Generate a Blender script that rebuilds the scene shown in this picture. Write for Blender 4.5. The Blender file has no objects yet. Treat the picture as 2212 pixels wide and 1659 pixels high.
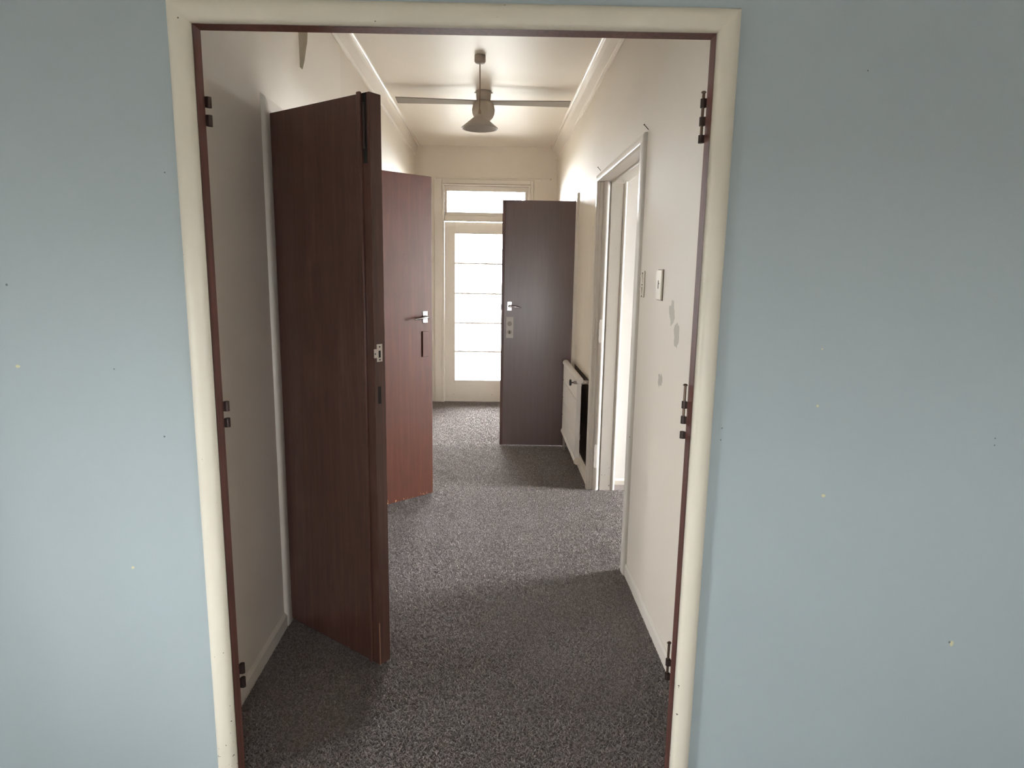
import bpy, bmesh, math
import numpy as np
from mathutils import Matrix, Vector

S = bpy.context.scene
COL = S.collection

# ------------------------------------------------------------------ camera, world, exposure
OXL, OXR, HL, HR, TJ = -.704, .5224, 1.995, 2.005, .043     # opening in the blue wall
XL, XR, YE, ZC = -.834, .657, 5.468, 2.72                   # hallway: left / right / end wall, ceiling
CAM_R = (0.99946916, -0.02813751, 0.01642213)
CAM_U = (-0.01135809, 0.17150331, 0.98511807)
CAM_F = (0.03053522, 0.98478165, -0.17109268)
cam = bpy.data.objects.new('camera', bpy.data.cameras.new('camera'))
COL.objects.link(cam)
cam.data.sensor_width = 36
cam.data.lens = 22.852
cam.data.clip_start = .02
cam.matrix_world = Matrix(((CAM_R[0], CAM_U[0], -CAM_F[0], 0), (CAM_R[1], CAM_U[1], -CAM_F[1], -1.6467),
                           (CAM_R[2], CAM_U[2], -CAM_F[2], 1.4424), (0, 0, 0, 1)))
S.camera = cam

W = bpy.data.worlds.new('overcast_sky')
S.world = W
W.use_nodes = True
W.node_tree.nodes['Background'].inputs[0].default_value = (.965, .98, 1.0, 1)
W.node_tree.nodes['Background'].inputs[1].default_value = 85.0
S.view_settings.view_transform = 'Standard'
S.view_settings.look = 'None'
S.view_settings.gamma = 1
S.view_settings.use_curve_mapping = False
S.view_settings.exposure = 0.3
try:
    S.cycles.max_bounces = 6
    S.cycles.diffuse_bounces = 5
    S.cycles.glossy_bounces = 3
    S.cycles.use_adaptive_sampling = False
    S.cycles.denoiser = 'OPENIMAGEDENOISE'
    S.cycles.denoising_prefilter = 'ACCURATE'
    S.cycles.denoising_input_passes = 'RGB_ALBEDO_NORMAL'
    S.cycles.transparent_max_bounces = 12
    S.cycles.use_denoising = True
    S.cycles.caustics_reflective = False
    S.cycles.caustics_refractive = False
except Exception:
    pass


def portal(name, loc, direction, sx, sy):
    """a sampling portal for the sky in a window: gives off no light of its own"""
    l = bpy.data.lights.new(name, 'AREA')
    l.shape = 'RECTANGLE'
    l.size, l.size_y = sx, sy
    l.cycles.is_portal = True
    o = bpy.data.objects.new(name, l)
    COL.objects.link(o)
    o.location = loc
    o.rotation_euler = Vector(direction).to_track_quat('-Z', 'Z').to_euler()
    return o


portal('portal_end_door', (-.06, YE + .06, 1.3), (0, -1, 0), .95, 2.2)
portal('portal_left_room', (-3.0, 1.75, 1.4), (1, 0, 0), .5, .6)
portal('portal_right_room', (3.6, 2.145, 1.2), (-1, 0, 0), .91, 1.8)
portal('portal_camera_room_left', (-3.1, -1.9, .85), (1, 0, 0), .6, .9)
portal('portal_camera_room_back', (.5, -4.6, .75), (0, 1, 0), .5, .6)
portal('portal_camera_room_right', (2.6, -3.6, .95), (-1, 0, 0), 1.5, 1.1)


# ------------------------------------------------------------------ material helpers
def rgb(r, g, b):
    f = lambda c: (c / 255 / 12.92) if c <= 10 else ((c / 255 + .055) / 1.055) ** 2.4
    return (f(r), f(g), f(b), 1)


class NT:
    def __init__(self, name):
        self.m = bpy.data.materials.new(name)
        self.m.use_nodes = True
        self.t = self.m.node_tree
        self.b = self.t.nodes['Principled BSDF']
        self.out = self.t.nodes['Material Output']
        self._pos = None

    def n(self, kind, **kw):
        nd = self.t.nodes.new(kind)
        for k, v in kw.items():
            setattr(nd, k, v)
        return nd

    def link(self, a, b):
        self.t.links.new(a, b)

    def set(self, node, i, v):
        if hasattr(v, 'default_value') or hasattr(v, 'links'):
            self.link(v, node.inputs[i])
        else:
            node.inputs[i].default_value = v

    def pos(self):
        if self._pos is None:
            self._pos = self.n('ShaderNodeNewGeometry').outputs['Position']
        return self._pos

    def obj(self):
        return self.n('ShaderNodeTexCoord').outputs['Object']

    def math(self, op, a, b=0.0, c=0.0, clamp=False):
        nd = self.n('ShaderNodeMath', operation=op, use_clamp=clamp)
        self.set(nd, 0, a); self.set(nd, 1, b); self.set(nd, 2, c)
        return nd.outputs[0]

    def scale(self, v, s):
        nd = self.n('ShaderNodeVectorMath', operation='MULTIPLY')
        self.link(v, nd.inputs[0]); nd.inputs[1].default_value = s
        return nd.outputs[0]

    def noise(self, v, s, detail=3, rough=.55, dist=0.0):
        nd = self.n('ShaderNodeTexNoise')
        self.link(v, nd.inputs['Vector'])
        nd.inputs['Scale'].default_value = s
        nd.inputs['Detail'].default_value = detail
        nd.inputs['Roughness'].default_value = rough
        nd.inputs['Distortion'].default_value = dist
        return nd.outputs[0]

    def ramp(self, f, *stops):
        nd = self.n('ShaderNodeValToRGB')
        self.link(f, nd.inputs[0])
        el = nd.color_ramp.elements
        while len(el) < len(stops):
            el.new(.5)
        for e, (p, c) in zip(el, stops):
            e.position = p
            e.color = c if len(c) == 4 else (*c, 1)
        return nd.outputs[0]

    def mix(self, f, a, b, mode='MIX'):
        nd = self.n('ShaderNodeMix', data_type='RGBA', blend_type=mode)
        self.set(nd, 0, f)
        self.set(nd, 6, a)
        self.set(nd, 7, b)
        return nd.outputs[2]

    def bump(self, h, strength, dist):
        nd = self.n('ShaderNodeBump')
        nd.inputs['Strength'].default_value = strength
        nd.inputs['Distance'].default_value = dist
        self.link(h, nd.inputs['Height'])
        self.link(nd.outputs[0], self.b.inputs['Normal'])

    def spots(self, v, ells, edge=.12):
        """union of elliptical marks: (centre, radii), radii 1e3 on the axis that does not matter"""
        acc = None
        for c, r in ells:
            s = self.n('ShaderNodeVectorMath', operation='SUBTRACT')
            self.link(v, s.inputs[0]); s.inputs[1].default_value = c
            d = self.n('ShaderNodeVectorMath', operation='DIVIDE')
            self.link(s.outputs[0], d.inputs[0]); d.inputs[1].default_value = r
            l = self.n('ShaderNodeVectorMath', operation='LENGTH')
            self.link(d.outputs[0], l.inputs[0])
            k = self.math('MULTIPLY_ADD', l.outputs['Value'], -1 / edge, 1 / edge, clamp=True)
            acc = k if acc is None else self.math('MAXIMUM', acc, k)
        return acc

    def fin(self, col=None, rough=.5, metal=0.0, spec=.5):
        if col is not None:
            self.set(self.b, 'Base Color', col)
        self.set(self.b, 'Roughness', rough)
        self.b.inputs['Metallic'].default_value = metal
        self.b.inputs['Specular IOR Level'].default_value = spec
        return self.m


def wobble(t, v, s, amt):
    """coordinates pushed about by noise, for ragged outlines"""
    nz = t.n('ShaderNodeTexNoise')
    t.link(v, nz.inputs['Vector']); nz.inputs['Scale'].default_value = s
    a = t.n('ShaderNodeVectorMath', operation='SUBTRACT')
    t.link(nz.outputs['Color'], a.inputs[0]); a.inputs[1].default_value = (.5, .5, .5)
    m = t.n('ShaderNodeVectorMath', operation='MULTIPLY_ADD')
    t.link(a.outputs[0], m.inputs[0]); m.inputs[1].default_value = (amt,) * 3
    t.link(v, m.inputs[2])
    return m.outputs[0]


BIG = 1e3
M = {}


def make_materials():
    # pale blue wall paint with roller texture, chips and flecks
    t = NT('blue_wall_paint')
    p = t.pos()
    c = t.mix(t.noise(p, 1.6, 3), rgb(171, 184, 188), rgb(177, 190, 193))
    c = t.mix(t.math('MULTIPLY', t.noise(p, 260, 2), .35), c, rgb(164, 177, 180))
    w = wobble(t, p, 90, .004)
    chips = t.spots(w, [((-1.189, 0, 1.187), (.007, BIG, .004)), ((-.949, 0, .649), (.0045, BIG, .0045)),
                        ((.851, 0, 1.257), (.003, BIG, .002)), ((.854, 0, 1.107), (.004, BIG, .004)),
                        ((.894, 0, .861), (.0065, BIG, .0045)), ((1.305, 0, .427), (.006, BIG, .01))], .3)
    c = t.mix(chips, c, rgb(214, 212, 172))
    dots = t.spots(p, [((x, 0, z), (r, BIG, r)) for x, z, r in
                       ((-1.193, 1.389, .0035), (-.791, 1.662, .0022), (-.952, 1.183, .0022), (-.84, 1.009, .003),
                        (.605, 1.045, .0026), (.604, 1.013, .0024), (.896, 1.932, .0022), (1.343, 1.024, .0026),
                        (1.344, 1.005, .0026), (1.298, .431, .004), (-.70, .96, .002))], .4)
    c = t.mix(t.math('MULTIPLY', dots, .75), c, rgb(70, 74, 74))
    t.bump(t.noise(p, 330, 3), .10, .0012)
    M['blue'] = t.fin(c, .55, spec=.35)

    # cream hallway wall paint; dark touch-up patches on the right wall
    for key in ('hall', 'hall_right', 'ceiling', 'room'):
        t = NT(key + '_paint')
        p = t.pos()
        a, b = {'hall': ((230, 222, 210), (223, 215, 203)), 'hall_right': ((226, 217, 203), (218, 209, 195)),
                'ceiling': ((232, 223, 210), (226, 217, 204)), 'room': ((230, 227, 224), (224, 221, 218))}[key]
        c = t.mix(t.noise(p, 2.2, 4), rgb(*a), rgb(*b))
        if key == 'hall_right':
            st = t.spots(wobble(t, p, 22, .07), [((0, .733, 1.299), (BIG, .042, .046)), ((0, .655, 1.229), (BIG, .038, .04)),
                                                  ((0, .85, 1.026), (BIG, .03, .033))], .14)
            c = t.mix(t.math('MULTIPLY', st, .8), c, rgb(166, 158, 144))
            sc = t.spots(wobble(t, p, 30, .03), [((0, 2.86, 1.45), (BIG, .02, .16)), ((0, 2.98, 1.72), (BIG, .012, .09)),
                                                 ((0, 3.1, 1.2), (BIG, .02, .22)), ((0, 2.75, 1.0), (BIG, .012, .2))], .9)
            c = t.mix(t.math('MULTIPLY', sc, .5), c, rgb(240, 236, 222))
        t.bump(t.noise(p, 60 if key != 'ceiling' else 25, 3), .07, .002)
        M[key] = t.fin(c, {'ceiling': .42, 'hall': .5, 'hall_right': .6}.get(key, .6), spec=.45)

    t = NT('cornice_gloss')
    M['cornice'] = t.fin(t.mix(t.noise(t.pos(), 3, 4), rgb(233, 224, 211), rgb(226, 217, 204)), .25, spec=.6)

    # paper-lined wall over the left doorway
    t = NT('lining_paper')
    p = t.pos()
    c = t.mix(t.noise(p, 3, 4), rgb(236, 228, 217), rgb(229, 221, 210))
    t.bump(t.noise(t.scale(p, (1, 1, .3)), 40, 3), .08, .002)
    M['paper'] = t.fin(c, .6, spec=.3)
    t = NT('torn_paper_back')
    M['paper_back'] = t.fin(t.mix(t.noise(t.pos(), 20, 3), rgb(170, 160, 142), rgb(150, 140, 122)), .8, spec=.2)

    # cream gloss trim, with a few dark chips near the floor
    t = NT('cream_trim_paint')
    p = t.pos()
    c = t.mix(t.noise(t.scale(p, (1, 1, .25)), 9, 4), rgb(234, 229, 212), rgb(224, 217, 199))
    lowz = t.n('ShaderNodeSeparateXYZ'); t.link(p, lowz.inputs[0])
    near = t.math('MULTIPLY_ADD', lowz.outputs[2], -2.2, 1.0, clamp=True)
    ch = t.math('MULTIPLY', t.math('GREATER_THAN', t.math('ADD', t.noise(p, 75, 2), t.math('MULTIPLY', near, .09)), .775), .9)
    c = t.mix(ch, c, rgb(70, 55, 45))
    t.bump(t.noise(t.scale(p, (1, 1, .12)), 120, 3), .12, .0012)
    M['trim'] = t.fin(c, .38, spec=.45)
    t = NT('white_trim_paint')
    p = t.pos()
    c = t.mix(t.noise(t.scale(p, (1, 1, .25)), 6, 4), rgb(228, 222, 212), rgb(219, 212, 202))
    lowz = t.n('ShaderNodeSeparateXYZ'); t.link(p, lowz.inputs[0])
    near = t.math('MULTIPLY_ADD', lowz.outputs[2], -3.0, 1.0, clamp=True)
    ch = t.math('MULTIPLY', t.math('GREATER_THAN', t.math('ADD', t.noise(p, 55, 2), t.math('MULTIPLY', near, .07)), .775), .9)
    c = t.mix(ch, c, rgb(66, 56, 48))
    t.bump(t.noise(t.scale(p, (1, 1, .12)), 120, 3), .1, .0012)
    M['white_trim'] = t.fin(c, .36, spec=.45)

    t = NT('skirting_paint')
    p = t.pos()
    M['skirting'] = t.fin(t.mix(t.noise(p, 6, 4), rgb(226, 219, 208), rgb(219, 212, 201)), .45, spec=.4)

    # brown stained jamb with cream paint lapping raggedly over its front edge
    t = NT('brown_jamb')
    p = t.pos()
    g = t.noise(t.scale(p, (60, 60, 2.5)), 1.6, 5)
    c = t.ramp(g, (.3, rgb(82, 50, 44)), (.7, rgb(112, 72, 62)))
    s = t.n('ShaderNodeSeparateXYZ'); t.link(p, s.inputs[0])
    rag = t.math('ADD', s.outputs[1], t.math('MULTIPLY', t.math('SUBTRACT', t.noise(p, 22, 5, .7), .5), .022))
    lap = t.math('LESS_THAN', rag, -.0045)
    c = t.mix(lap, c, rgb(224, 216, 198))
    t.bump(g, .15, .001)
    M['jamb'] = t.fin(c, .62, spec=.35)

    # dark stained veneer doors: reddish mahogany with worn, streaky varnish
    t = NT('dark_veneer')
    p = t.obj()
    g = t.noise(t.scale(p, (22, 22, 1.0)), 2.4, 6, .6, .4)
    c = t.ramp(g, (.25, rgb(84, 58, 52)), (.55, rgb(91, 63, 56)), (.8, rgb(100, 70, 61)))
    blot = t.noise(t.scale(p, (1, 1, .45)), 5.5, 5, .65)
    c = t.mix(t.math('MULTIPLY', t.ramp(blot, (.5, (0, 0, 0)), (.72, (1, 1, 1))), .4), c, rgb(112, 82, 74))
    s = t.n('ShaderNodeSeparateXYZ'); t.link(p, s.inputs[0])
    wear = t.math('GREATER_THAN', t.math('ADD', t.noise(p, 60, 4, .7), t.math('MULTIPLY_ADD', s.outputs[2], -1.6, .12, clamp=True)), .80)
    c = t.mix(t.math('MULTIPLY', wear, .8), c, rgb(206, 150, 118))
    t.bump(g, .06, .001)
    r = t.math('MULTIPLY_ADD', blot, .22, .10)
    M['veneer'] = t.fin(c, r, spec=.6)
    t = NT('hazed_veneer')  # far door's brown greyed and lightened: veiling haze painted into its colour
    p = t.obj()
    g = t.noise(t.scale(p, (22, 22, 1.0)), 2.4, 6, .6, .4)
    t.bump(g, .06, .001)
    M['hazed_veneer'] = t.fin(t.ramp(g, (.25, rgb(92, 76, 75)), (.55, rgb(97, 81, 79)), (.8, rgb(103, 86, 84))), .3, spec=.6)
    t = NT('red_veneer')
    p = t.obj()
    g = t.noise(t.scale(p, (20, 20, 1.0)), 2.2, 6, .6, .4)
    c = t.ramp(g, (.25, rgb(76, 44, 35)), (.55, rgb(84, 49, 38)), (.8, rgb(94, 57, 44)))
    blot = t.noise(t.scale(p, (1, 1, .6)), 8, 6, .7)
    c = t.mix(t.math('MULTIPLY', t.ramp(blot, (.45, (0, 0, 0)), (.7, (1, 1, 1))), .55), c, rgb(70, 48, 40))
    s = t.n('ShaderNodeSeparateXYZ'); t.link(p, s.inputs[0])
    wear = t.math('GREATER_THAN', t.math('ADD', t.noise(t.scale(p, (1, 1, .5)), 70, 4, .7), t.math('MULTIPLY_ADD', s.outputs[2], -2.4, .16, clamp=True)), .74)
    c = t.mix(t.math('MULTIPLY', wear, .8), c, rgb(232, 176, 140))
    t.bump(g, .06, .001)
    M['red_veneer'] = t.fin(c, t.math('MULTIPLY_ADD', blot, .14, .34), spec=.2)
    t = NT('door_edge_wood')
    p = t.obj()
    g = t.noise(t.scale(p, (40, 40, 1.2)), 2, 5)
    t.bump(g, .1, .001)
    M['edge_wood'] = t.fin(t.ramp(g, (.3, rgb(68, 44, 39)), (.7, rgb(90, 60, 51))), .4)

    # carpet: backing and tufts
    t = NT('carpet_backing')
    p = t.pos()
    c = t.mix(t.noise(p, 240, 3), rgb(116, 109, 107), rgb(138, 130, 127))
    t.bump(t.noise(p, 300, 2), .6, .004)
    M['carpet'] = t.fin(c, .95, spec=.1)
    t = NT('carpet_tufts')
    at = t.n('ShaderNodeAttribute', attribute_name='tint')
    c = t.ramp(at.outputs['Fac'], (0, rgb(112, 106, 104)), (.45, rgb(138, 130, 128)), (.85, rgb(152, 144, 141)), (1, rgb(176, 167, 162)))
    M['tuft'] = t.fin(c, .95, spec=.1)
    t.b.inputs['Sheen Weight'].default_value = .55
    t.b.inputs['Sheen Roughness'].default_value = .45
    t.b.inputs['Sheen Tint'].default_value = rgb(214, 206, 204)

    def plain(key, col, rough, metal=0.0, spec=.5, var=.06, sc=40):
        t = NT(key)
        c = t.mix(t.noise(t.obj(), sc, 3), tuple(x * (1 - var) for x in col[:3]) + (1,), col)
        M[key] = t.fin(c, rough, metal, spec)
    plain('iron', rgb(62, 50, 46), .45, .6)
    plain('pin_metal', rgb(104, 86, 74), .35, .8)
    plain('chrome', rgb(215, 215, 218), .18, 1.0)
    plain('dull_nickel', rgb(158, 151, 144), .42, .6)
    plain('strike_metal', rgb(206, 196, 186), .45, .35)
    plain('worn', rgb(168, 122, 96), .7, var=.3, sc=60)
    plain('nail', rgb(60, 52, 46), .5, .7)
    plain('black_plastic', rgb(30, 28, 27), .4)
    plain('slot', rgb(24, 20, 18), .8)
    plain('radiator_enamel', rgb(232, 228, 222), .35)
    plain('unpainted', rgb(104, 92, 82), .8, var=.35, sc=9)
    plain('fan_plastic', rgb(172, 162, 150), .6)
    plain('blade_paint', rgb(136, 126, 114), .75, spec=.2)
    plain('shade_metal', rgb(170, 161, 150), .5)
    plain('cord', rgb(150, 130, 110), .6)
    plain('opal', rgb(214, 206, 192), .3)
    plain('old_plate', rgb(226, 217, 200), .45)
    plain('lock_grey', rgb(134, 126, 120), .5, .5)
    plain('plate_brown', rgb(110, 96, 80), .6)
    plain('concrete', rgb(188, 186, 180), .9, var=.2, sc=3)
    plain('rod_white', rgb(232, 226, 214), .4)

    t = NT('window_glass')
    tr = t.n('ShaderNodeBsdfTransparent')
    gl = t.n('ShaderNodeBsdfGlossy'); gl.inputs['Roughness'].default_value = .02
    fr = t.n('ShaderNodeFresnel'); fr.inputs[0].default_value = 1.45
    # faint dirt in the glass
    tr.inputs[0].default_value = (.94, .95, .95, 1)
    ms = t.n('ShaderNodeMixShader')
    t.link(fr.outputs[0], ms.inputs[0]); t.link(tr.outputs[0], ms.inputs[1]); t.link(gl.outputs[0], ms.inputs[2])
    t.link(ms.outputs[0], t.out.inputs[0])
    M['glass'] = t.m


make_materials()


# ------------------------------------------------------------------ mesh helpers
class MB:
    def __init__(self):
        self.bm = bmesh.new()

    def box(self, x0, x1, y0, y1, z0, z1):
        v = [self.bm.verts.new(c) for c in ((x0, y0, z0), (x1, y0, z0), (x1, y1, z0), (x0, y1, z0),
                                            (x0, y0, z1), (x1, y0, z1), (x1, y1, z1), (x0, y1, z1))]
        for f in ((0, 3, 2, 1), (4, 5, 6, 7), (0, 1, 5, 4), (1, 2, 6, 5), (2, 3, 7, 6), (3, 0, 4, 7)):
            self.bm.faces.new([v[i] for i in f])
        return self

    def hexa(self, lo, hi):
        """lo, hi: matching rings of points joined into a closed solid"""
        a = [self.bm.verts.new(p) for p in lo]
        b = [self.bm.verts.new(p) for p in hi]
        n = len(a)
        self.bm.faces.new(a[::-1]); self.bm.faces.new(b)
        for i in range(n):
            self.bm.faces.new((a[i], a[(i + 1) % n], b[(i + 1) % n], b[i]))
        return self

    def loft(self, rings, cap=True):
        R = [[self.bm.verts.new(p) for p in r] for r in rings]
        n = len(R[0])
        for a, b in zip(R, R[1:]):
            for i in range(n):
                self.bm.faces.new((a[i], a[(i + 1) % n], b[(i + 1) % n], b[i]))
        if cap:
            self.bm.faces.new(R[0][::-1]); self.bm.faces.new(R[-1])
        return self

    def tube(self, pts, r, n=14, cap=True):
        pts = [Vector(p) for p in pts]
        rr = r if isinstance(r, (list, tuple)) else [r] * len(pts)
        rings, ref = [], None
        for i, p in enumerate(pts):
            d = (pts[min(i + 1, len(pts) - 1)] - pts[max(i - 1, 0)]).normalized()
            if ref is None:
                ref = d.orthogonal().normalized()
            ref = (ref - d * ref.dot(d)).normalized()
            q = d.cross(ref)
            rings.append([p + (ref * math.cos(2 * math.pi * k / n) + q * math.sin(2 * math.pi * k / n)) * rr[i] for k in range(n)])
        return self.loft(rings, cap)

    def lathe(self, prof, c=(0, 0, 0), n=40, close=False):
        rings = [[(c[0] + r * math.cos(2 * math.pi * k / n), c[1] + r * math.sin(2 * math.pi * k / n), c[2] + z) for k in range(n)]
                 for r, z in prof]
        R = [[self.bm.verts.new(p) for p in r] for r in rings]
        pairs = list(zip(R, R[1:])) + ([(R[-1], R[0])] if close else [])
        for a, b in pairs:
            for i in range(n):
                self.bm.faces.new((a[i], a[(i + 1) % n], b[(i + 1) % n], b[i]))
        if not close:
            self.bm.faces.new(R[0][::-1]); self.bm.faces.new(R[-1])
        return self

    def build(self, name, mat, parent=None, bevel=0.0, smooth=False, seg=2):
        bmesh.ops.recalc_face_normals(self.bm, faces=self.bm.faces)
        me = bpy.data.meshes.new(name)
        self.bm.to_mesh(me)
        self.bm.free()
        me.materials.append(M[mat])
        if smooth:
            for p in me.polygons:
                p.use_smooth = True
            me.set_sharp_from_angle(angle=math.radians(38))
        o = bpy.data.objects.new(name, me)
        COL.objects.link(o)
        if parent is not None:
            o.parent = parent
        if bevel:
            b = o.modifiers.new('bevel', 'BEVEL')
            b.width = bevel; b.segments = seg; b.limit_method = 'ANGLE'; b.harden_normals = False
        return o


def tag(o, label=None, cat=None, group=None, kind=None):
    if label: o['label'] = label
    if cat: o['category'] = cat
    if group: o['group'] = group
    if kind: o['kind'] = kind
    return o


def empty(name, loc=(0, 0, 0), rz=0.0):
    o = bpy.data.objects.new(name, None)
    COL.objects.link(o)
    o.location = loc
    o.rotation_euler = (0, 0, rz)
    o.empty_display_size = .1
    return o


def structure(o, label, cat):
    return tag(o, label, cat, kind='structure')


def box(name, mat, parent, *b, bevel=0.0):
    return MB().box(*b).build(name, mat, parent, bevel)


def wall_y(name, mat, y0, y1, x0, x1, z0, z1, holes, label):
    """wall lying along x (thickness y0..y1) with rectangular holes (xa, xb, za, zb)"""
    m = MB()
    xs = x0
    for xa, xb, za, zb in sorted(holes):
        m.box(xs, xa, y0, y1, z0, z1)
        if za > z0: m.box(xa, xb, y0, y1, z0, za)
        if zb < z1: m.box(xa, xb, y0, y1, zb, z1)
        xs = xb
    m.box(xs, x1, y0, y1, z0, z1)
    return structure(m.build(name, mat), label, 'wall')


def wall_x(name, mat, x0, x1, y0, y1, z0, z1, holes, label):
    m = MB()
    ys = y0
    for ya, yb, za, zb in sorted(holes):
        m.box(x0, x1, ys, ya, z0, z1)
        if za > z0: m.box(x0, x1, ya, yb, z0, za)
        if zb < z1: m.box(x0, x1, ya, yb, zb, z1)
        ys = yb
    m.box(x0, x1, ys, y1, z0, z1)
    return structure(m.build(name, mat), label, 'wall')


ARCH_ROUND = [(0, 0), (0, .010), (.0025, .0155), (.007, .0195), (.014, .022), (.024, .0235), (.035, .023), (.044, .020), (.0505, .0145), (.054, .007), (.0545, 0)]
ARCH_SOFT = [(0, 0), (0, .012), (.003, .0155), (.010, .018), (.050, .018), (.060, .0155), (.064, .011), (.066, 0)]


def architrave(name, label, mp, a0, a1, t0, t1, prof, mat, floor=0.0, wl=1.0, wr=1.0, wt=1.0):
    """door casing: two legs and a head mitred together; mp maps (along, up, proud) into the place"""
    root = structure(empty(name, mp(a0, floor, 0)), label, 'architrave')
    off = Vector(root.location)
    q = lambda a, b, c: tuple(Vector(mp(a, b, c)) - off)
    MB().loft([[q(a0 - w * wl, floor, c) for w, c in prof], [q(a0 - w * wl, t0 + w * wt, c) for w, c in prof]]).build('architrave_leg', mat, root, smooth=True)
    MB().loft([[q(a1 + w * wr, floor, c) for w, c in prof], [q(a1 + w * wr, t1 + w * wt, c) for w, c in prof]]).build('architrave_leg', mat, root, smooth=True)
    MB().loft([[q(a0 - w * wl, t0 + w * wt, c) for w, c in prof], [q(a1 + w * wr, t1 + w * wt, c) for w, c in prof]]).build('architrave_head', mat, root, smooth=True)
    return root


# ------------------------------------------------------------------ the shell
LW0, LW1 = .885, 2.02            # left doorway along y
RW0, RW1 = 1.34, 2.53            # right doorway along y
F0, F1 = 3.60, 4.36              # doorway behind the open door on the right
DH = 2.0
WALLT = .10

# floors and ceilings
structure(box('floor', 'carpet', None, -3.3, 3.8, -4.75, YE + .12, -.12, 0), 'grey carpet backing under the hallway and rooms', 'floor')
structure(box('ceiling', 'ceiling', None, -3.3, 3.8, -4.75, YE + .12, ZC, ZC + .1), 'cream painted ceiling of the hallway', 'ceiling')

# blue wall with the wide opening
m = MB()
m.box(-3.1, OXL - .024, 0, TJ - .003, 0, ZC).box(OXR + .024, 2.6, 0, TJ - .003, 0, ZC)
m.hexa([(OXL - .024, 0, HL + .022), (OXR + .024, 0, HR + .022), (OXR + .024, TJ - .003, HR + .022), (OXL - .024, TJ - .003, HL + .022)],
       [(OXL - .024, 0, ZC), (OXR + .024, 0, ZC), (OXR + .024, TJ - .003, ZC), (OXL - .024, TJ - .003, ZC)])
structure(m.build('wall_front', 'blue'), 'pale blue painted wall around the wide doorway', 'wall')

# hallway walls
wall_l = wall_x('wall_left', 'hall', XL - WALLT, XL, TJ - .003, YE, 0, ZC, [(LW0 - .02, LW1 + .02, 0, DH + .02)], 'cream hallway wall on the left, cut by a double doorway')
wall_r = wall_x('wall_right', 'hall_right', XR, XR + .13, TJ - .003, YE, 0, ZC, [(RW0 - .02, RW1 + .02, 0, DH + .02), (F0 - .02, F1, 0, DH + .02)],
                'cream hallway wall on the right with patchy stains')
wall_y('wall_end', 'hall', YE, YE + .10, XL - WALLT, XR + .13, 0, ZC, [(-.55, .381, 0, 2.335)], 'cream wall at the far end around the glazed door')

# camera-side room
wall_y('wall_camera_room_back', 'room', -4.7, -4.6, -3.2, 2.7, 0, ZC, [(.25, .75, .45, 1.05)], 'wall behind the viewer with a window')
wall_x('wall_camera_room_left', 'room', -3.2, -3.1, -4.7, .04, 0, ZC, [(-2.2, -1.6, .4, 1.3)], 'side wall of the blue room with a window')
wall_x('wall_camera_room_right', 'room', 2.6, 2.7, -4.7, .04, 0, ZC, [(-4.35, -2.85, .4, 1.5)], 'right side wall of the blue room with a window')
# room on the left
wall_y('wall_left_room_near', 'room', .02, .12, -3.1, XL - WALLT, 0, ZC, [], 'near wall of the room on the left')
wall_y('wall_left_room_far', 'room', 4.2, 4.3, -3.1, XL - WALLT, 0, ZC, [], 'far wall of the room on the left')
wall_x('wall_left_room_outer', 'room', -3.1, -3.0, .02, 4.3, 0, ZC, [(1.5, 2.0, 1.1, 1.7)], 'outer wall of the room on the left with a window')
# room on the right
wall_y('wall_right_room_near', 'room', .02, .12, XR + .13, 3.7, 0, ZC, [], 'near wall of the room on the right')
wall_y('wall_right_room_far', 'room', 2.648, 2.72, XR + .13, 3.7, 0, ZC, [], 'white room wall seen through the right doorway')
wall_x('wall_right_room_outer', 'room', 3.6, 3.7, .02, 2.72, 0, ZC, [(1.69, 2.6, .3, 2.1)], 'outer wall of the room on the right with a window')
# small room behind the open door on the right
wall_y('wall_small_room_far', 'room', 5.0, 5.1, XR + .13, 2.2, 0, ZC, [], 'far wall of the small room on the right')
wall_x('wall_small_room_outer', 'room', 2.2, 2.3, 2.72, 5.1, 0, ZC, [], 'outer wall of the small room on the right')

# ground outside
structure(box('ground', 'concrete', None, -14, 14, YE + .12, 26, -.3, -.16), 'pale paving outside the glazed door', 'ground')
structure(box('ground', 'concrete', None, 3.8, 14, -12, YE + .12, -.3, -.16), 'pale paving outside the right-hand room', 'ground')
structure(box('ground', 'concrete', None, -14, -3.3, -12, YE + .12, -.3, -.16), 'pale paving outside the left-hand room', 'ground')
structure(box('ground', 'concrete', None, -3.3, 3.8, -12, -4.75, -.3, -.16), 'pale paving outside behind the viewer', 'ground')

# windows of the side rooms: frame and panes
def side_window(name, label, axis, p, a0, a1, z0, z1):
    root = structure(empty(name, (p, (a0 + a1) / 2, z0) if axis == 'x' else ((a0 + a1) / 2, p, z0)), label, 'window')
    h, w = z1 - z0, (a1 - a0) / 2
    def bx(nm, mat, u0, u1, t0, t1, b0, b1, par=root):
        return box(nm, mat, par, t0, t1, u0, u1, b0, b1) if axis == 'x' else box(nm, mat, par, u0, u1, t0, t1, b0, b1)
    for u0, u1, b0, b1 in ((-w, -w + .04, 0, h), (w - .04, w, 0, h), (-w + .04, w - .04, 0, .04), (-w + .04, w - .04, h - .04, h)):
        bx('window_frame', 'white_trim', u0, u1, -.03, .03, b0, b1)
    bx('mullion', 'white_trim', -.02, .02, -.025, .025, .04, h - .04)
    bx('pane', 'glass', -w + .04, -.02, -.002, .002, .04, h - .04)
    bx('pane', 'glass', .02, w - .04, -.002, .002, .04, h - .04)
side_window('window_2', 'window in the outer wall of the left-hand room', 'x', -3.05, 1.5, 2.0, 1.1, 1.7)
side_window('window_3', 'window in the outer wall of the right-hand room', 'x', 3.65, 1.69, 2.6, .3, 2.1)
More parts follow.
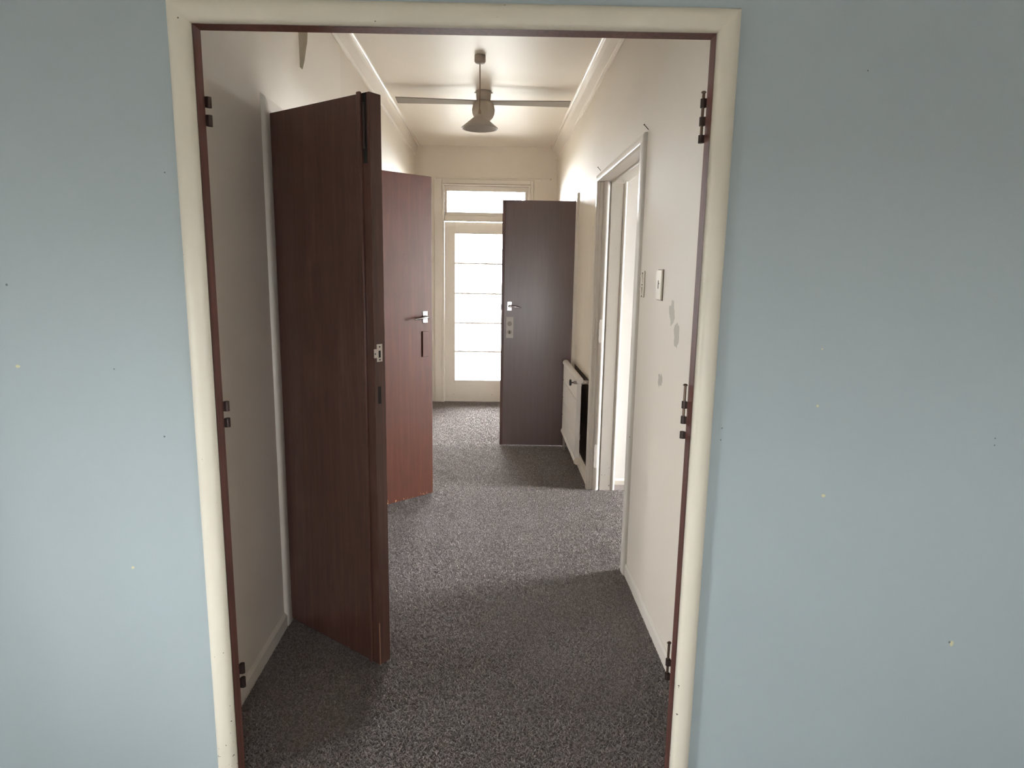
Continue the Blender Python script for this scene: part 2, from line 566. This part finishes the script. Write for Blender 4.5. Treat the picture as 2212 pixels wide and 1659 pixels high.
side_window('window_4', 'window in the left side wall of the blue room', 'x', -3.15, -2.2, -1.6, .4, 1.3)
side_window('window_5', 'window behind the viewer', 'y', -4.65, .25, .75, .45, 1.05)
side_window('window_6', 'window in the right side wall of the blue room', 'x', 2.65, -4.35, -2.85, .4, 1.5)

# ------------------------------------------------------------------ front opening: casing, jamb, bare hinges
architrave('trim_1', 'thick cream rounded architrave around the wide doorway in the blue wall', lambda a, b, c: (a, -c, b), OXL, OXR, HL, HR, ARCH_ROUND, 'trim')
jr = structure(empty('trim_2', (OXL, 0, 0)), 'dark brown door lining inside the wide doorway, paint lapping its edge', 'door jamb')
def jx(x): return x - OXL
MB().box(jx(OXL - .024), 0, -.0035, TJ, 0, HL + .022).build('jamb', 'jamb', jr)
MB().box(jx(OXR), jx(OXR + .024), -.0035, TJ, 0, HR + .022).build('jamb', 'jamb', jr)
MB().hexa([(0, -.0035, HL), (jx(OXR), -.0035, HR), (jx(OXR), TJ, HR), (0, TJ, HL)],
          [(0, -.0035, HL + .022), (jx(OXR), -.0035, HR + .022), (jx(OXR), TJ, HR + .022), (0, TJ, HL + .022)]).build('jamb_head', 'jamb', jr)
def hinge(x, sgn, kn, pins, z0, z1):
    """bare butt hinge: plate let into the back edge, knuckles standing out, sometimes a loose pin"""
    y = TJ + .0062
    h = box('hinge', 'iron', jr, min(jx(x) + sgn * .001, jx(x) + sgn * .017), max(jx(x) + sgn * .001, jx(x) + sgn * .017), TJ, TJ + .0025, z0, z1)
    for a, b in kn:
        MB().tube([(jx(x) + sgn * -.0066, y, a), (jx(x) + sgn * -.0066, y, b)], .0068, 16).box(
            min(jx(x) - sgn * .007, jx(x) + sgn * .006), max(jx(x) - sgn * .007, jx(x) + sgn * .006), TJ, TJ + .0035, a, b).build('knuckle', 'iron', h, smooth=True)
    for a, b, head in pins:
        xx = jx(x) - sgn * .0066
        mb = MB().tube([(xx, y, a), (xx, y, b)], .0036, 12)
        if head:
            mb.lathe([(.0036, 0), (.0062, .001), (.0064, .003), (.004, .0052), (.0005, .006)], (xx, y, b), 14)
        mb.build('pin', 'pin_metal', h, smooth=True)
hinge(OXL, -1, [(1.822, 1.847), (1.779, 1.805)], [], 1.76, 1.865)
hinge(OXL, -1, [(1.067, 1.093), (1.024, 1.048)], [], 1.005, 1.11)
hinge(OXL, -1, [(.308, .337), (.265, .294)], [], .245, .355)
hinge(OXR, 1, [(1.850, 1.871), (1.807, 1.828), (1.766, 1.785)], [(1.770, 1.884, 1)], 1.762, 1.872)
hinge(OXR, 1, [(1.087, 1.106), (1.045, 1.065), (1.004, 1.023)], [(1.047, 1.148, 1)], 1.0, 1.108)
hinge(OXR, 1, [(.329, .349), (.285, .305)], [(.285, .398, 1)], .24, .35)

# ------------------------------------------------------------------ doorways in the hallway walls
architrave('trim_3', 'white architrave around the double doorway on the left', lambda a, b, c: (XL + c, a, b), LW0 - .005, LW1 + .005, DH, DH, ARCH_SOFT, 'white_trim', wt=.7)
r = structure(empty('trim_4', (XL, LW0, 0)), 'white lining of the double doorway on the left', 'door jamb')
box('jamb', 'white_trim', r, -WALLT, 0, -.02, 0, 0, DH)
box('jamb', 'white_trim', r, -WALLT, 0, LW1 - LW0, LW1 - LW0 + .02, 0, DH)
box('jamb_head', 'white_trim', r, -WALLT, 0, -.02, LW1 - LW0 + .02, DH, DH + .02)

architrave('trim_5', 'white architrave around the empty doorway on the right', lambda a, b, c: (XR - c, a, b), RW0, RW1 - .002, DH, DH, ARCH_SOFT, 'white_trim', wt=.64)
r = structure(empty('trim_6', (XR, RW0, 0)), 'white lining of the empty doorway on the right with painted-over hinges', 'door jamb')
L = RW1 - RW0
box('jamb', 'white_trim', r, 0, .17, -.02, 0, 0, DH)
box('jamb', 'white_trim', r, .0, .17, L, L + .02, 0, DH, bevel=.004)
box('jamb_head', 'white_trim', r, 0, .17, -.02, L + .02, DH, DH + .02)
MB().tube([(.043, L - .001, 0), (.043, L - .001, DH)], .021, 20).build('rounded_bead', 'white_trim', r, smooth=True)
box('door_stop', 'white_trim', r, .070, .145, L - .014, L, 0, DH, bevel=.003)
box('door_stop', 'white_trim', r, .070, .145, 0, .014, 0, DH, bevel=.003)
box('door_stop', 'white_trim', r, .070, .145, .014, L - .014, DH - .014, DH, bevel=.003)
MB().tube([(.158, L - .004, 0), (.158, L - .004, DH)], .014, 16).build('edge_bead', 'white_trim', r, smooth=True)
for za, zb in ((.995, 1.145), (.16, .32)):
    h = box('hinge', 'white_trim', r, .026, .044, L - .0228, L - .018, za, zb, bevel=.001)
    for k in range(3):
        zz = za + .01 + k * (zb - za - .02) / 3
        MB().tube([(.026, L - .0195, zz), (.026, L - .0195, zz + (zb - za) / 4.2)], .0035, 12).build('knuckle', 'white_trim', h, smooth=True)

architrave('trim_7', 'white architrave around the doorway behind the dark door on the right', lambda a, b, c: (XR - c, a, b), F0 - .02, F1, DH, DH, ARCH_SOFT, 'white_trim', wt=.7)

# skirtings
def skirting(name, label, segs):
    root = structure(empty(name, (0, 0, 0)), label, 'skirting')
    for s in segs:
        MB().hexa(*s).build('skirting_board', 'skirting', root)
def seg_l(y0, y1, x=XL):
    return ([(x, y0, 0), (x + .014, y0, 0), (x + .014, y0, .052), (x + .003, y0, .066), (x, y0, .066)],
            [(x, y1, 0), (x + .014, y1, 0), (x + .014, y1, .052), (x + .003, y1, .066), (x, y1, .066)])
def seg_r(y0, y1, x=XR):
    return ([(x, y0, 0), (x - .008, y0, 0), (x - .008, y0, .05), (x - .003, y0, .064), (x, y0, .064)],
            [(x, y1, 0), (x - .008, y1, 0), (x - .008, y1, .05), (x - .003, y1, .064), (x, y1, .064)])
skirting('baseboard_left', 'low white skirting along the left hallway wall', [seg_l(TJ, LW0 - .071), seg_l(LW1 + .071, YE)])
skirting('baseboard_right', 'low white skirting along the right hallway wall', [seg_r(TJ, RW0 - .066), seg_r(RW1 + .064, F0 - .086), seg_r(F1 + .066, YE)])
skirting('baseboard_right_room', 'low white skirting of the white room seen through the right doorway',
         [([(.80, 2.648, 0), (.80, 2.634, 0), (.80, 2.634, .03), (.80, 2.642, .042), (.80, 2.648, .042)],
           [(3.6, 2.648, 0), (3.6, 2.634, 0), (3.6, 2.634, .03), (3.6, 2.642, .042), (3.6, 2.648, .042)])])

# cornices with a bead at the wall and another at the ceiling
def cornice(name, label, x, s, w):
    prof = [(0, -.112), (.008, -.112), (.013, -.104), (.008, -.097), (.012, -.091), (.014, -.084), (w * .55, -.040), (w - .020, -.022), (w - .018, -.012), (w - .009, -.014), (w - .003, -.009), (w, 0), (0, 0)]
    root = structure(empty(name, (x, 0, ZC)), label, 'cornice')
    MB().loft([[(s * a, TJ, b) for a, b in prof], [(s * a, YE, b) for a, b in prof]]).build('cornice', 'cornice', root, smooth=False)
cornice('trim_8', 'cream cornice where the left hallway wall meets the ceiling', XL, 1, .055)
cornice('trim_9', 'cream cornice where the right hallway wall meets the ceiling', XR, -1, .078)

# paper sheet on the wall above the left doorway, with a torn flap hanging off
MB().box(XL, XL + .004, TJ, 2.09, DH + .05, 2.607).box(XL, XL + .004, TJ, LW0 - .075, .066, DH + .05).build('lining_paper', 'paper', wall_l)
n = 9
rings = []
for k in range(n):
    u = k / (n - 1)
    z = 2.60 - u * .32
    wdt = (.062 + .014 * math.sin(u * 6)) * (1 if u < .62 else max(.02, (1 - u) / .38))
    lift = .004 + .016 * (1 - abs(u - .55)) * (1 if u < .9 else .5)
    y0 = 1.312 + .012 * u
    rings.append([(XL + .004, y0, z), (XL + .004 + lift * .55, y0 + wdt * .5, z - .004), (XL + .005 + lift, y0 + wdt, z - .008),
                  (XL + .0062 + lift, y0 + wdt, z - .008), (XL + .0052 + lift * .55, y0 + wdt * .5, z - .004)])
tag(MB().loft(rings).build('torn_flap', 'paper_back', wall_l), 'torn paper flap curling off the wall')
# rectangle left unpainted behind the radiator
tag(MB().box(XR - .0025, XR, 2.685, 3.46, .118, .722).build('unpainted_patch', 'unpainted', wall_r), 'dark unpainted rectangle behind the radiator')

# ------------------------------------------------------------------ hinged doors
def lever(parent, u, z, yf, s, lx, tail=0.0, mat='chrome'):
    """lever on a small backplate; yf face, s = +1/-1 outwards along y, lx = signed lever length"""
    pl = MB().box(u - .018, u + .018, min(yf, yf + s * .004), max(yf, yf + s * .004), z - .036, z + .036).build('handle_plate', mat, parent, bevel=.0035)
    for zz in (z - .027, z + .027):
        MB().tube([(u, yf + s * .003, zz), (u, yf + s * .0055, zz)], .004, 10).build('screw', mat, pl, smooth=True)
    sg = 1 if lx > 0 else -1
    pts = [(u, yf + s * .003, z), (u, yf + s * .030, z), (u + sg * .006, yf + s * .040, z), (u + sg * .018, yf + s * .044, z),
           (u + lx * .55, yf + s * .046, z - .004), (u + lx, yf + s * .043, z - .010)]
    MB().tube(pts, [.012, .0085, .0085, .008, .0065, .0045], 16).build('lever', mat, parent, smooth=True)
    if tail:
        MB().tube([(u, yf + s * .040, z), (u - sg * tail * .6, yf + s * .044, z + .004), (u - sg * tail, yf + s * .044, z + .008)], [.0075, .0075, .009], 14).build('lever_boss', mat, parent, smooth=True)


G, HD = .012, 1.98
# nearest left leaf, swung towards the viewer; tip edge carries the rebate, strike plate and bolt slot
d1 = structure(empty('door_1', (XL, .879, G), math.atan2(.5365 - .879, -.398 - XL)), 'dark brown flush door leaf nearest the viewer, strike plate on its edge', 'door')
LN = .5545
MB().box(.006, LN, 0, .048, 0, HD).build('slab', 'veneer', d1, bevel=.0015)
MB().box(LN, LN + .0015, .001, .047, .002, HD - .002).build('edge_strip', 'edge_wood', d1)
MB().box(.503, .520, -.010, 0, 0, HD + .004).build('meeting_bead', 'veneer', d1, bevel=.003)
MB().box(.524, .541, -.0012, .0, 1.765, HD - .002).build('bolt_slot', 'slot', d1)
MB().tube([(.532, -.004, 1.81), (.532, -.004, 1.95)], .004, 10).build('bolt', 'iron', d1, smooth=True)
sp = MB()
e = LN + .0015
sp.box(e, e + .0018, .010, .017, 1.120, 1.180).box(e, e + .0018, .027, .034, 1.120, 1.180)
sp.box(e, e + .0018, .017, .027, 1.120, 1.134).box(e, e + .0018, .017, .027, 1.158, 1.180)
sp.box(e, e + .0018, -.002, .010, 1.134, 1.164)
tag(sp.build('strike_plate', 'strike_metal', d1), 'pale metal strike plate')
for zz in (1.127, 1.171):
    MB().tube([(e + .001, .022, zz), (e + .003, .022, zz)], .0028, 10).build('screw', 'iron', d1, smooth=True)
MB().tube([(e + .001, .002, 1.148), (e + .003, .002, 1.148)], .0024, 10).build('screw', 'iron', d1, smooth=True)
MB().box(e - .0005, e + .0012, .017, .027, 1.134, 1.158).build('strike_hole', 'slot', d1)
MB().box(e - .0005, e + .0012, .014, .026, .975, 1.035).build('lock_slot', 'slot', d1)
MB().box(LN - .0012, LN + .0017, -.0007, .0012, .0, .165).build('worn_edge', 'worn', d1)

# its partner further down the hall: lever handle and blanked-off lock plate
d2 = structure(empty('door_2', (XL, 2.019, G), math.atan2(2.4186 - 2.019, -.3785 - XL)), 'reddish brown door leaf behind the nearest one, lever above a raised rectangular plate', 'door')
MB().box(.045, .6056, 0, .045, 0, HD).build('slab', 'red_veneer', d2, bevel=.0015)
MB().box(.530, .575, -.009, 0, .898, 1.056).build('blank_plate', 'red_veneer', d2, bevel=.002)
MB().box(.6056, .6068, .001, .044, .002, HD - .002).build('edge_strip', 'edge_wood', d2)
lever(d2, .553, 1.143, 0, -1, -.104)

# far right door, standing square across the hall
d3 = structure(empty('door_3', (.648, 3.6135, G), math.atan2(.0092, -.5664)), 'dark brown door standing open across the hall before the glazed door', 'door')
MB().box(.004, .5600, -.040, 0, 0, HD).build('slab', 'hazed_veneer', d3, bevel=.0015)
d3f = 0
# the face towards the viewer is local +y here (the leaf runs along -x)
u = lambda x: .648 - x
d3.location.y = 3.6135 + .0
tagp = MB().box(.560, .5815, -.041, .0012, 0, HD).build('edge_strip', 'edge_wood', d3)
lever(d3, u(.133), 1.152, 0, 1, -.09, 0)
lp = MB().box(u(.168), u(.108), 0, .003, .893, 1.066).build('lock_plate', 'dull_nickel', d3, bevel=.0012)
MB().tube([(u(.136), .002, 1.010), (u(.136), .006, 1.010)], .019, 22).build('lock_rose', 'lock_grey', lp, smooth=True)
MB().tube([(u(.136), .002, .942), (u(.136), .005, .942)], .017, 22).build('keyhole_rose', 'lock_grey', lp, smooth=True)
MB().box(u(.136) - .003, u(.136) + .003, .0045, .0056, .930, .952).build('keyhole', 'slot', lp)
MB().box(.5815, .5835, -.03, -.01, 1.12, 1.17).build('latch_plate', 'dull_nickel', d3)

# ------------------------------------------------------------------ glazed end door, transom, casing
endmap = lambda a, b, c: (a, YE - c, b)
r = structure(empty('trim_10', (-.55, YE, 0)), 'white frame and architrave around the glazed door and transom', 'door frame')
o = lambda x: x + .55
box('architrave_leg', 'white_trim', r, o(-.632), o(-.55), -.018, 0, 0, 2.385, bevel=.004)
box('architrave_leg', 'white_trim', r, o(.381), o(.412), -.018, 0, 0, 2.385, bevel=.004)
box('architrave_head', 'white_trim', r, o(-.55), o(.381), -.018, 0, 2.338, 2.385, bevel=.004)
box('frame_post', 'white_trim', r, o(-.55), o(-.527), -.030, .10, 0, 2.335, bevel=.003)
box('frame_post', 'white_trim', r, o(.358), o(.381), -.030, .10, 0, 2.335, bevel=.003)
box('frame_head', 'white_trim', r, o(-.527), o(.358), -.030, .10, 2.318, 2.335, bevel=.003)
box('transom_bar', 'white_trim', r, o(-.527), o(.358), -.004, .10, 1.962, 2.015, bevel=.003)
box('transom_bead', 'white_trim', r, o(-.527), o(.358), -.016, .0, 1.953, 1.966, bevel=.003)
box('threshold', 'white_trim', r, o(-.527), o(.358), .02, .10, 0, .012)

w1 = structure(empty('window_1', (-.527, YE + .02, 2.015)), 'bright transom window over the glazed door', 'window')
tw, th = .885, .303
box('sash_rail', 'white_trim', w1, 0, tw, 0, .04, 0, .036, bevel=.003)
box('sash_rail', 'white_trim', w1, 0, tw, 0, .04, th - .05, th, bevel=.003)
box('sash_stile', 'white_trim', w1, 0, .027, 0, .04, .036, th - .05, bevel=.003)
box('sash_stile', 'white_trim', w1, tw - .03, tw, 0, .04, .036, th - .05, bevel=.003)
box('pane', 'glass', w1, .027, tw - .03, .018, .022, .036, th - .05)

d4 = structure(empty('door_4', (-.525, YE + .02, .012)), 'cream glazed door with five stacked panes at the end of the hall', 'door')
dw, dh = .881, 1.938
gz = [.228, .548, .862, 1.182, 1.503, 1.815]
box('stile', 'white_trim', d4, 0, .112, 0, .042, 0, dh, bevel=.002)
box('stile', 'white_trim', d4, dw - .112, dw, 0, .042, 0, dh, bevel=.002)
box('rail', 'white_trim', d4, .112, dw - .112, 0, .042, 0, gz[0], bevel=.002)
box('rail', 'white_trim', d4, .112, dw - .112, 0, .042, gz[5], dh, bevel=.002)
for z in gz[1:5]:
    box('glazing_bar', 'white_trim', d4, .112, dw - .112, .006, .036, z - .008, z + .008)
for a, b in zip(gz, gz[1:]):
    box('pane', 'glass', d4, .112, dw - .112, .019, .023, a + .008, b - .008)

# ------------------------------------------------------------------ carpet pile
def carpet():
    rng = np.random.default_rng(7)
    pts = []
    for y0, y1, dens in ((-.05, 1.1, 42000), (1.1, 2.2, 36000), (2.2, 3.6, 24000), (3.6, YE, 14000)):
        k = int((XR - XL) * (y1 - y0) * dens)
        pts.append(np.stack([rng.uniform(XL + .008, XR - .006, k), rng.uniform(y0, y1, k)], 1))
    k = int(.5 * (RW1 - RW0) * 30000)
    pts.append(np.stack([rng.uniform(XR - .006, XR + .494, k), rng.uniform(RW0 + .01, RW1 - .01, k)], 1))
    P = np.concatenate(pts)
    ok = ~((P[:, 1] < TJ + .01) & ((P[:, 0] < OXL + .004) | (P[:, 0] > OXR - .004)))
    ok &= ~((P[:, 1] > YE - .02))
    P = P[ok]
    n = len(P)
    ang = rng.uniform(0, 2 * np.pi, n)
    rad = rng.uniform(.0020, .0032, n)
    lean = rng.uniform(.002, .008, n)
    la = rng.uniform(0, 2 * np.pi, n)
    hgt = rng.uniform(.003, .0058, n)
    V = np.zeros((n, 6, 3), np.float32)
    for i in range(3):
        a = ang + i * 2.094
        V[:, i, 0] = P[:, 0] + np.cos(a) * rad
        V[:, i, 1] = P[:, 1] + np.sin(a) * rad
        V[:, i, 2] = .0002
        V[:, 3 + i, 0] = P[:, 0] + np.cos(a + .6) * rad * .62 + np.cos(la) * lean
        V[:, 3 + i, 1] = P[:, 1] + np.sin(a + .6) * rad * .62 + np.sin(la) * lean
        V[:, 3 + i, 2] = hgt * (1 + .12 * np.cos(a - la))
    base = (np.arange(n) * 6)[:, None]
    tri = np.array([0, 1, 4, 0, 4, 3, 1, 2, 5, 1, 5, 4, 2, 0, 3, 2, 3, 5, 3, 4, 5])
    F = (base + tri[None]).reshape(-1).astype(np.int32)
    me = bpy.data.meshes.new('carpet_pile')
    me.vertices.add(n * 6); me.vertices.foreach_set('co', V.reshape(-1))
    nt = len(F) // 3
    me.loops.add(len(F)); me.loops.foreach_set('vertex_index', F)
    me.polygons.add(nt)
    me.polygons.foreach_set('loop_start', np.arange(0, nt * 3, 3, dtype=np.int32))
    me.polygons.foreach_set('loop_total', np.full(nt, 3, np.int32))
    me.update(calc_edges=True)
    at = me.attributes.new('tint', 'FLOAT', 'POINT')
    tint = rng.beta(2.2, 2.4, n)
    tint = np.where(rng.random(n) < .03, 1.0, tint)
    at.data.foreach_set('value', np.repeat(tint, 6).astype(np.float32))
    me.materials.append(M['tuft'])
    ob = bpy.data.objects.new('carpet_pile', me)
    COL.objects.link(ob)
    tag(ob, 'grey-brown twist pile carpet running down the hallway', 'carpet', kind='stuff')
carpet()

# ------------------------------------------------------------------ ceiling fittings
p = tag(empty('pendant_light', (-.095, 2.557, ZC)), 'small pendant lamp with a shallow cone shade on a cord', 'pendant lamp')
MB().lathe([(.033, 0), (.034, -.006), (.034, -.034), (.028, -.043), (.014, -.048), (.004, -.050)]).build('ceiling_rose', 'shade_metal', p, smooth=True)
MB().tube([(0, 0, -.048), (.001, 0, -.18), (-.002, 0, -.315)], .0036, 10).build('cord', 'cord', p, smooth=True)
MB().lathe([(.004, -.308), (.007, -.311), (.009, -.320), (.010, -.333), (.017, -.340), (.019, -.346)], n=24).build('lamp_holder', 'cord', p, smooth=True)
sh = MB().lathe([(.014, -.336), (.020, -.341), (.108, -.413), (.110, -.4165), (.108, -.418), (.018, -.346), (.012, -.342)], close=True).build('lamp_shade', 'shade_metal', p, smooth=True)
MB().lathe([(.110, -.414), (.113, -.417), (.111, -.421), (.106, -.419)], close=True).build('rim', 'shade_metal', sh, smooth=True)

f = tag(empty('ceiling_fan', (-.086, 3.35, ZC)), 'cream two-blade ceiling fan with a round body behind the pendant', 'ceiling fan')
MB().lathe([(.058, 0), (.058, -.010), (.054, -.014), (.053, -.040), (.050, -.066), (.044, -.074)]).build('canopy', 'fan_plastic', f, smooth=True)
for s in (-1, 1):
    MB().tube([(s * .054, 0, -.010), (s * .066, 0, -.010)], .005, 10).build('canopy_screw', 'fan_plastic', f, smooth=True)
MB().lathe([(.044, -.066), (.062, -.074), (.076, -.095), (.083, -.128), (.080, -.155), (.068, -.182), (.048, -.202), (.020, -.211), (.004, -.212)]).build('motor_body', 'fan_plastic', f, smooth=True)
for s in (-1, 1):
    MB().hexa([(s * .040, -.040, -.070), (s * .040, .040, -.078), (s * .040, .040, -.084), (s * .040, -.040, -.076)],
              [(s * .628, -.062, -.066), (s * .628, .062, -.076), (s * .628, .062, -.082), (s * .628, -.062, -.072)])  .build('blade', 'blade_paint', f, bevel=.0015)

# ------------------------------------------------------------------ curtain rod over the glazed door
c = tag(empty('curtain_rod', (-.6, YE - .045, 2.388)), 'thin white curtain rod above the glazed door', 'curtain rod')
MB().tube([(0, 0, 0), (1.19, 0, .010)], .0045, 12).build('rod', 'rod_white', c, smooth=True)
for x in (0, 1.19):
    MB().lathe([(.002, -.010), (.009, -.005), (.010, 0), (.009, .005), (.002, .010)], (x, 0, .010 * x / 1.19), 16).build('finial', 'rod_white', c, smooth=True)
for x in (.17, .60, 1.10):
    MB().box(x - .006, x + .006, -.004, .045, -.006, .006).box(x - .012, x + .012, .039, .045, -.02, .02).build('bracket', 'rod_white', c)
for x in (.45, .465, .48, .495, .66, .675, .69, .705, .72, .735):
    tr_ = [(x + .002 * math.sin(a), .008 * math.sin(a), -.004 + .010 * math.cos(a)) for a in [2 * math.pi * k / 12 for k in range(13)]]
    MB().tube(tr_, .0016, 6, cap=False).build('runner', 'rod_white', c, smooth=True)

# ------------------------------------------------------------------ radiator
rx, ry0, ry1, rz0, rz1 = .590, 2.655, 3.525, .160, .724
rd = tag(empty('radiator', (rx, ry0, 0)), 'white panel radiator on the right wall with a black valve knob', 'radiator')
Lr = ry1 - ry0
def capsule(z, name):
    MB().tube([(0, -.004, z), (0, 0, z), (0, Lr, z), (0, Lr + .004, z)], [.020, .024, .024, .020], 24).build(name, 'radiator_enamel', rd, smooth=True)
capsule(rz1, 'top_pipe'); capsule(rz0 + .002, 'bottom_pipe')
m = MB()
hz = rz1 - rz0
prof = [(-.016, rz0 + .012)]
for k in range(1, 4):
    zc = rz0 + hz * k / 4
    prof += [(-.016, zc - .006), (-.012, zc - .002), (-.012, zc + .002), (-.016, zc + .006)]
prof += [(-.016, rz1 - .012), (.010, rz1 - .012), (.010, rz0 + .012)]
MB().loft([[(a, .006, b) for a, b in prof], [(a, Lr - .006, b) for a, b in prof]]).build('panel', 'radiator_enamel', rd)
MB().box(-.018, .012, .0, .008, rz0 + .01, rz1 - .01).build('side_cover', 'radiator_enamel', rd, bevel=.002)
pl = MB().tube([(0, -.010, rz0 + .002), (0, -.004, rz0 + .002)], [.0245, .0255], 24).build('end_plug', 'old_plate', rd, smooth=True)
MB().box(-.013, .013, -.012, -.009, rz0 - .002, rz0 + .005).build('plug_slot', 'old_plate', pl)
v = MB().tube([(.060, .018, rz1 - .016), (.012, .018, rz1 - .016), (-.018, .012, rz1 - .016)], [.014, .018, .014], 16).build('valve', 'chrome', rd, smooth=True)
MB().tube([(-.018, .012, rz1 - .016), (-.042, .010, rz1 - .016)], [.0115, .009], 14).build('valve_stem', 'dull_nickel', v, smooth=True)
MB().tube([(-.042, .010, rz1 - .016), (-.056, .010, rz1 - .016)], [.004, .004], 10).build('spindle', 'iron', v, smooth=True)
MB().tube([(-.054, .010, rz1 - .016), (-.058, .010, rz1 - .016), (-.066, .010, rz1 - .016), (-.070, .010, rz1 - .016)], [.011, .022, .022, .016], 20).build('knob', 'black_plastic', v, smooth=True)
MB().tube([(.060, .018, rz1 - .016), (.0665, .018, rz1 - .016)], [.020, .020], 16).build('wall_flange', 'dull_nickel', v, smooth=True)
for y in (.36, Lr - .12):
    MB().box(.010, .0665, y - .012, y + .012, rz1 - .10, rz1 - .06).build('bracket', 'radiator_enamel', rd)
    MB().box(.010, .0665, y - .012, y + .012, rz0 + .06, rz0 + .10).build('bracket', 'radiator_enamel', rd)
MB().tube([(0, Lr - .04, rz0), (0, Lr - .04, .05), (.0, Lr - .04, .010)], [.011, .009, .009], 12).build('feed_pipe', 'dull_nickel', rd, smooth=True)

# ------------------------------------------------------------------ small things on the right wall
s1 = tag(empty('wall_plate', (XR, .915, 1.34)), 'cream blank wall plate with a broken centre above the stains', 'wall plate')
MB().box(-.010, 0, -.039, .039, 0, .117).build('plate', 'old_plate', s1, bevel=.006, seg=3)
MB().box(-.0115, -.0095, -.003, .003, .044, .076).box(-.0115, -.0095, -.012, .004, .062, .067).build('centre_crack', 'plate_brown', s1)
MB().box(-.0025, 0, -.0415, .041, -.002, .119).build('dark_border', 'plate_brown', s1)  # thin dark sheet showing as a narrow border round the plate
s2 = tag(empty('light_switch', (XR, 1.215, 1.338)), 'narrow cream switch plate with two rockers beside the right architrave', 'light switch')
MB().box(-.006, 0, -.030, .030, 0, .115).build('plate', 'old_plate', s2, bevel=.003)
for zz in (.028, .082):
    MB().hexa([(-.006, -.012, zz - .020), (-.006, .012, zz - .020), (-.006, .012, zz + .020), (-.006, -.012, zz + .020)],
              [(-.0085, -.010, zz - .018), (-.0085, .010, zz - .018), (-.014, .010, zz + .014), (-.014, -.010, zz + .014)]).build('rocker', 'old_plate', s2, bevel=.002)
for zz in (.006, .055, .104):
    MB().tube([(-.005, -.004, zz), (-.008, -.004, zz)], .004, 12).build('screw', 'plate_brown', s2, smooth=True)
for (y, z), lb, ln in (((1.262, 2.048), 'nail in the wall over the near corner of the right architrave', .035), ((2.52, 2.062), 'nail in the wall over the far corner of the right architrave', .035)):
    nn = tag(empty('nail', (XR, y, z)), lb, 'nail')
    MB().tube([(.012, 0, -.012), (-.018, .010, .022)], .0016, 8).build('shank', 'nail', nn, smooth=True)
    MB().tube([(-.0175, .010, .0215), (-.019, .0105, .0235)], .0034, 10).build('head', 'nail', nn, smooth=True)
